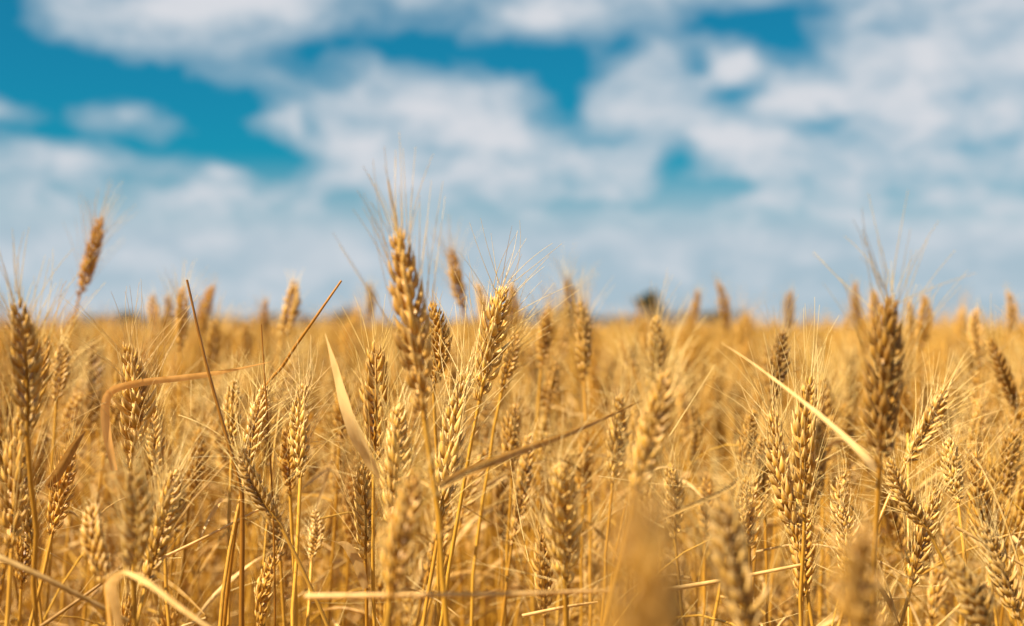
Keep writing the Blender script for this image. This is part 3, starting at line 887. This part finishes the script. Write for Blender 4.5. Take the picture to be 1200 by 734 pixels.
# ------------------------------------------------------------------ the mass of the crop: one object
def crop_template(level, seed):
    rg = np.random.default_rng(seed)
    mb = MB()
    top = .9
    L = rg.uniform(.072, .092)
    if level == 1:
        e, b = ear_mesh(seed, rg.choice(['n', 'w']), nodes=17, gt=GT_MID, florets=(-15, 0, 15), awn_segs=3, awn_p=.85, L=L, fat=1.2, awn_r=.00032)
    elif level == 2:
        e, b = ear_mesh(seed, rg.choice(['n', 'w']), nodes=13, gt=GT_LOW, florets=(-12, 12), awn_segs=2, awn_p=.6, L=L, fat=1.25, awn_r=.00034)
    if level < 3:
        for src, mat in ((e, 0), (b, 1)):
            v, q, t, da, *_ = src.arrays()
            mb.add(v + np.array((0, 0, top - L)), q=q, t=t, data=da, mat=mat)
        tube(mb, [(0, 0, z) for z in np.linspace(0, top - L, 8)], np.linspace(.0021, .0013, 8), 5 if level == 1 else 4, mat=2, rnd=rg.random())
        for _ in range(2 if level == 1 else 1):
            z0 = rg.uniform(.45, .76); az = rg.uniform(0, 6.28); ln = rg.uniform(.1, .2)
            out = np.array((math.cos(az), math.sin(az), 0))
            u = np.linspace(0, 1, 9 if level == 1 else 6)[:, None]
            pts = np.array((0, 0, z0)) + ln * (out * u * .75 + np.array((0, 0, 1)) * (u * .7 - rg.uniform(.3, 1.5) * u ** 2))
            ribbon(mb, pts, rg.uniform(.005, .009) * np.interp(u[:, 0], (0, .2, .6, 1), (.6, 1, .8, .05)), rg.uniform(-3, 3), rg.normal(0, 1, 3), .3, cols=3, mat=3, rnd=rg.random())
    else:
        zz = np.linspace(top - L, top, 6)
        tube(mb, [(0, 0, z) for z in zz], np.array((.003, .0075, .0078, .0068, .0045, .0008)), 5, mat=0, rnd=.5)
        for i in range(3):
            a = rg.uniform(0, 6.28); d = np.array((math.cos(a) * .45, math.sin(a) * .45, 1)); d /= np.linalg.norm(d)
            p = np.array((0, 0, top - L * rg.uniform(.1, .6)))
            s = np.array((-d[1], d[0], 0)) * .0004
            mb.add([p - s, p + s, p + d * rg.uniform(.05, .08)], t=[(0, 1, 2)], mat=1)
        tube(mb, [(0, 0, .35), (0, 0, top - L)], (.002, .0015), 3, mat=2)
        a = rg.uniform(0, 6.28); out = np.array((math.cos(a), math.sin(a), 0)) * .1; s = np.array((-out[1], out[0], 0)) * .05
        p = np.array((0, 0, .7))
        mb.add([p - s, p + s, p + out + (0, 0, .05) + s * .5, p + out + (0, 0, .05) - s * .5], q=[(0, 1, 2, 3)], mat=3)
    return mb.arrays()


def scatter(mb, tmpl, pos, scale, rg):
    """Place copies of the templates at pos (n, 2) with height factor scale (n), each leaning and turned by chance."""
    which = rg.integers(0, len(tmpl), len(pos))
    for w, (v, q, t, da, _tn, mq, mt) in enumerate(tmpl):
        idx = np.where(which == w)[0]
        if not len(idx):
            continue
        n, k = len(idx), len(v)
        a = rg.uniform(0, 2 * math.pi, n); c, s = np.cos(a)[:, None], np.sin(a)[:, None]
        z = v[None, :, 2]
        ln = rg.normal(0, .05, (n, 2)) + np.array((.012, 0))
        f = (np.clip(z, 0, None) / .9) ** 2.6
        X = c * v[None, :, 0] - s * v[None, :, 1] + ln[:, 0:1] * f + pos[idx, 0:1]
        Y = s * v[None, :, 0] + c * v[None, :, 1] + ln[:, 1:2] * f + pos[idx, 1:2]
        Z = z - .9 + (z > .3) * 0 + .9 * scale[idx][:, None] * np.ones_like(z)
        Z = np.where(z < .3, z * (scale[idx][:, None] - 2 / 3 + 0) * 0 + z * scale[idx][:, None], Z)
        V = np.stack([X, Y, Z], -1).reshape(-1, 3)
        tone = rg.choice(4, n, p=[.5, .14, .28, .08])
        base = np.array([TINT[x] for x in 'gpob'])[tone] * rg.uniform(.9, 1.1, (n, 1))
        tn = np.ones((n, k, 4), np.float32); tn[..., :3] = base[:, None]
        off = (np.arange(n) * k)[:, None, None]
        D = np.broadcast_to(da[None], (n, k, 4)).copy()
        D[..., 1] = np.clip(D[..., 1] + rg.normal(0, .14, (n, 1)), 0, 1)
        if len(q):
            mb.add(V, q=(q[None] + off).reshape(-1, 4), data=D.reshape(-1, 4), tint=tn.reshape(-1, 4), mat=np.tile(mq, n))
            if len(t):
                mb.t.append(((t[None] + off).reshape(-1, 3) + (mb.n - n * k)).astype(np.int32)); mb.mt.append(np.tile(mt, n).astype(np.int32))


def field(d0, d1, dens, side, rg, near_ok=True):
    """Random points in the wedge the photograph sees, widened by side metres, between depths d0 and d1."""
    W = .37 * d1 + side
    n = int((d1 - d0) * 2 * W * dens)
    p = np.stack([rg.uniform(-W, W, n), rg.uniform(d0, d1, n)], 1)
    keep = np.abs(p[:, 0]) < .37 * p[:, 1] + side
    return p[keep]


rgc = np.random.default_rng(4242)
mb = MB()
t1 = [crop_template(1, 300 + i) for i in range(7)]
t2 = [crop_template(2, 400 + i) for i in range(6)]
t3 = [crop_template(3, 500 + i) for i in range(6)]


def heights(p, rg, mean=-.056, sd_=.040):
    h = CAM_Z + mean + rg.normal(0, sd_, len(p))
    return np.clip(h, CAM_Z - .20, CAM_Z + .040) / .9


p = field(1.0, 2.9, 300, .35, rgc)
inside = np.abs(p[:, 0]) < .36 * p[:, 1] + .03
keep = ~inside | (p[:, 1] > 2.1)                                    # in view nearer than this stand the single stalks
p = p[keep]
scatter(mb, t1, p, heights(p, rgc), rgc)
# stalks just outside the frame, left and right of the lens: they shade the near ears
n = 150
p = np.stack([rgc.choice([-1, 1], n) * rgc.uniform(.12, .75, n), rgc.uniform(.25, 1.0, n)], 1)
p = p[np.abs(p[:, 0]) > .37 * p[:, 1] + .10]
scatter(mb, t1, p, heights(p, rgc, -.09), rgc)
p = field(2.9, 6.5, 260, .5, rgc)
scatter(mb, t2, p, heights(p, rgc), rgc)
p = field(6.5, 15, 130, .8, rgc)
scatter(mb, t3, p, heights(p, rgc, -.066, .038), rgc)
p = field(15, 42, 42, 2, rgc)
scatter(mb, t3, p, heights(p, rgc, -.085, .036), rgc)
crop = link('wheat_crop', mb.mesh('wheat_crop', [M['crop_grain'], M['crop_awn'], M['crop_stem'], M['crop_leaf']], tint=True))
tag(crop, 'dense mass of ripe golden wheat reaching back to the horizon', 'wheat crop', kind='stuff')


def clutter():
    """Broken stems, shed awns and scraps of leaf caught between the stalks: nobody could count them."""
    rg = np.random.default_rng(64)
    mb = MB()

    def spot(zlo, zhi):
        d = math.sqrt(rg.uniform(.95 ** 2, 2.6 ** 2))
        x = rg.uniform(-1, 1) * (.37 * d + .1)
        return np.array((x, d, CAM_Z + rg.uniform(zlo, zhi)))
    for _ in range(700):
        p = spot(-.42, -.10)
        dr = rg.normal(0, 1, 3) * np.array((1, 1, .75)); dr /= np.linalg.norm(dr)
        ln = rg.uniform(.05, .22)
        u = np.linspace(0, 1, 6)[:, None]
        tube(mb, p + dr * ln * (u - .5) + np.array((0, 0, -.12 * ln)) * (2 * u - 1) ** 2, rg.uniform(.0005, .0011), 5, mat=0 if rg.random() < .5 else 2, rnd=rg.uniform(.1, .9))
    for _ in range(2600):
        p = spot(-.30, -.045)
        dr = rg.normal(0, 1, 3) * np.array((1, 1, .8)); dr /= np.linalg.norm(dr)
        sd_ = np.cross(dr, rg.normal(0, 1, 3)); sd_ /= np.linalg.norm(sd_)
        ln = rg.uniform(.04, .085)
        u = np.linspace(0, 1, 7)[:, None]
        tube(mb, p + dr * ln * (u - .5) + sd_ * ln * rg.uniform(0, .2) * u ** 2, np.linspace(.00026, .00012, 7), 3, mat=1, rnd=rg.uniform(.4, 1))
    for _ in range(620):
        p = spot(-.45, -.10)
        az = rg.uniform(0, 6.283); ln = rg.uniform(.04, .15)
        out = np.array((math.cos(az), math.sin(az), 0)); cur = np.array((-out[1], out[0], 0)) * rg.uniform(-.5, .5)
        u = np.linspace(0, 1, 14)[:, None]
        pts = p + ln * (out * u * .7 + cur * u ** 2 + np.array((0, 0, 1)) * (u * rg.uniform(-.6, .8) - rg.uniform(0, 1.2) * u ** 2))
        ribbon(mb, pts, rg.uniform(.003, .008) * np.interp(u[:, 0], (0, .2, .7, 1), (.3, 1, .7, .05)), rg.uniform(-5, 5), rg.normal(0, 1, 3), rg.uniform(.2, 1.1), mat=2, rnd=rg.random(), wav=.1)
    tag(link('straw_litter', mb.mesh('straw_litter', [M['stem'], M['awn'], M['leaf']])), 'shed awns, broken stems and scraps of leaf caught in the crop', 'straw', kind='stuff')


clutter()


def far_crop():
    """Beyond single stalks the crop is one bumpy canopy from 40 m to the hedges."""
    rg = np.random.default_rng(8)
    ys = np.geomspace(40, 250, 70)
    xs = np.linspace(-1, 1, 160)
    X = xs[None] * (ys[:, None] * .42 + 6)
    Y = np.repeat(ys[:, None], 160, 1) + rg.normal(0, .2, X.shape)
    Z = CAM_Z - .15 + rg.normal(0, .03, X.shape)
    Z[0] = 0; Z[:, 0] = 0; Z[:, -1] = 0; Z[-1] = 0
    mb = MB()
    mb.add(np.stack([X, Y, Z], -1).reshape(-1, 3), q=grid_quads(70, 160, False), data=(.5, .5, 0, 1))
    m = material('far_canopy', dark=(.28, .16, .02), pale=(.46, .28, .05), rough=.9, trans=0, noise_scale=(2, 2, 2), use_tint=True)
    tag(link('distant_wheat', mb.mesh('distant_wheat', [m], tint=True)), kind='stuff')


far_crop()
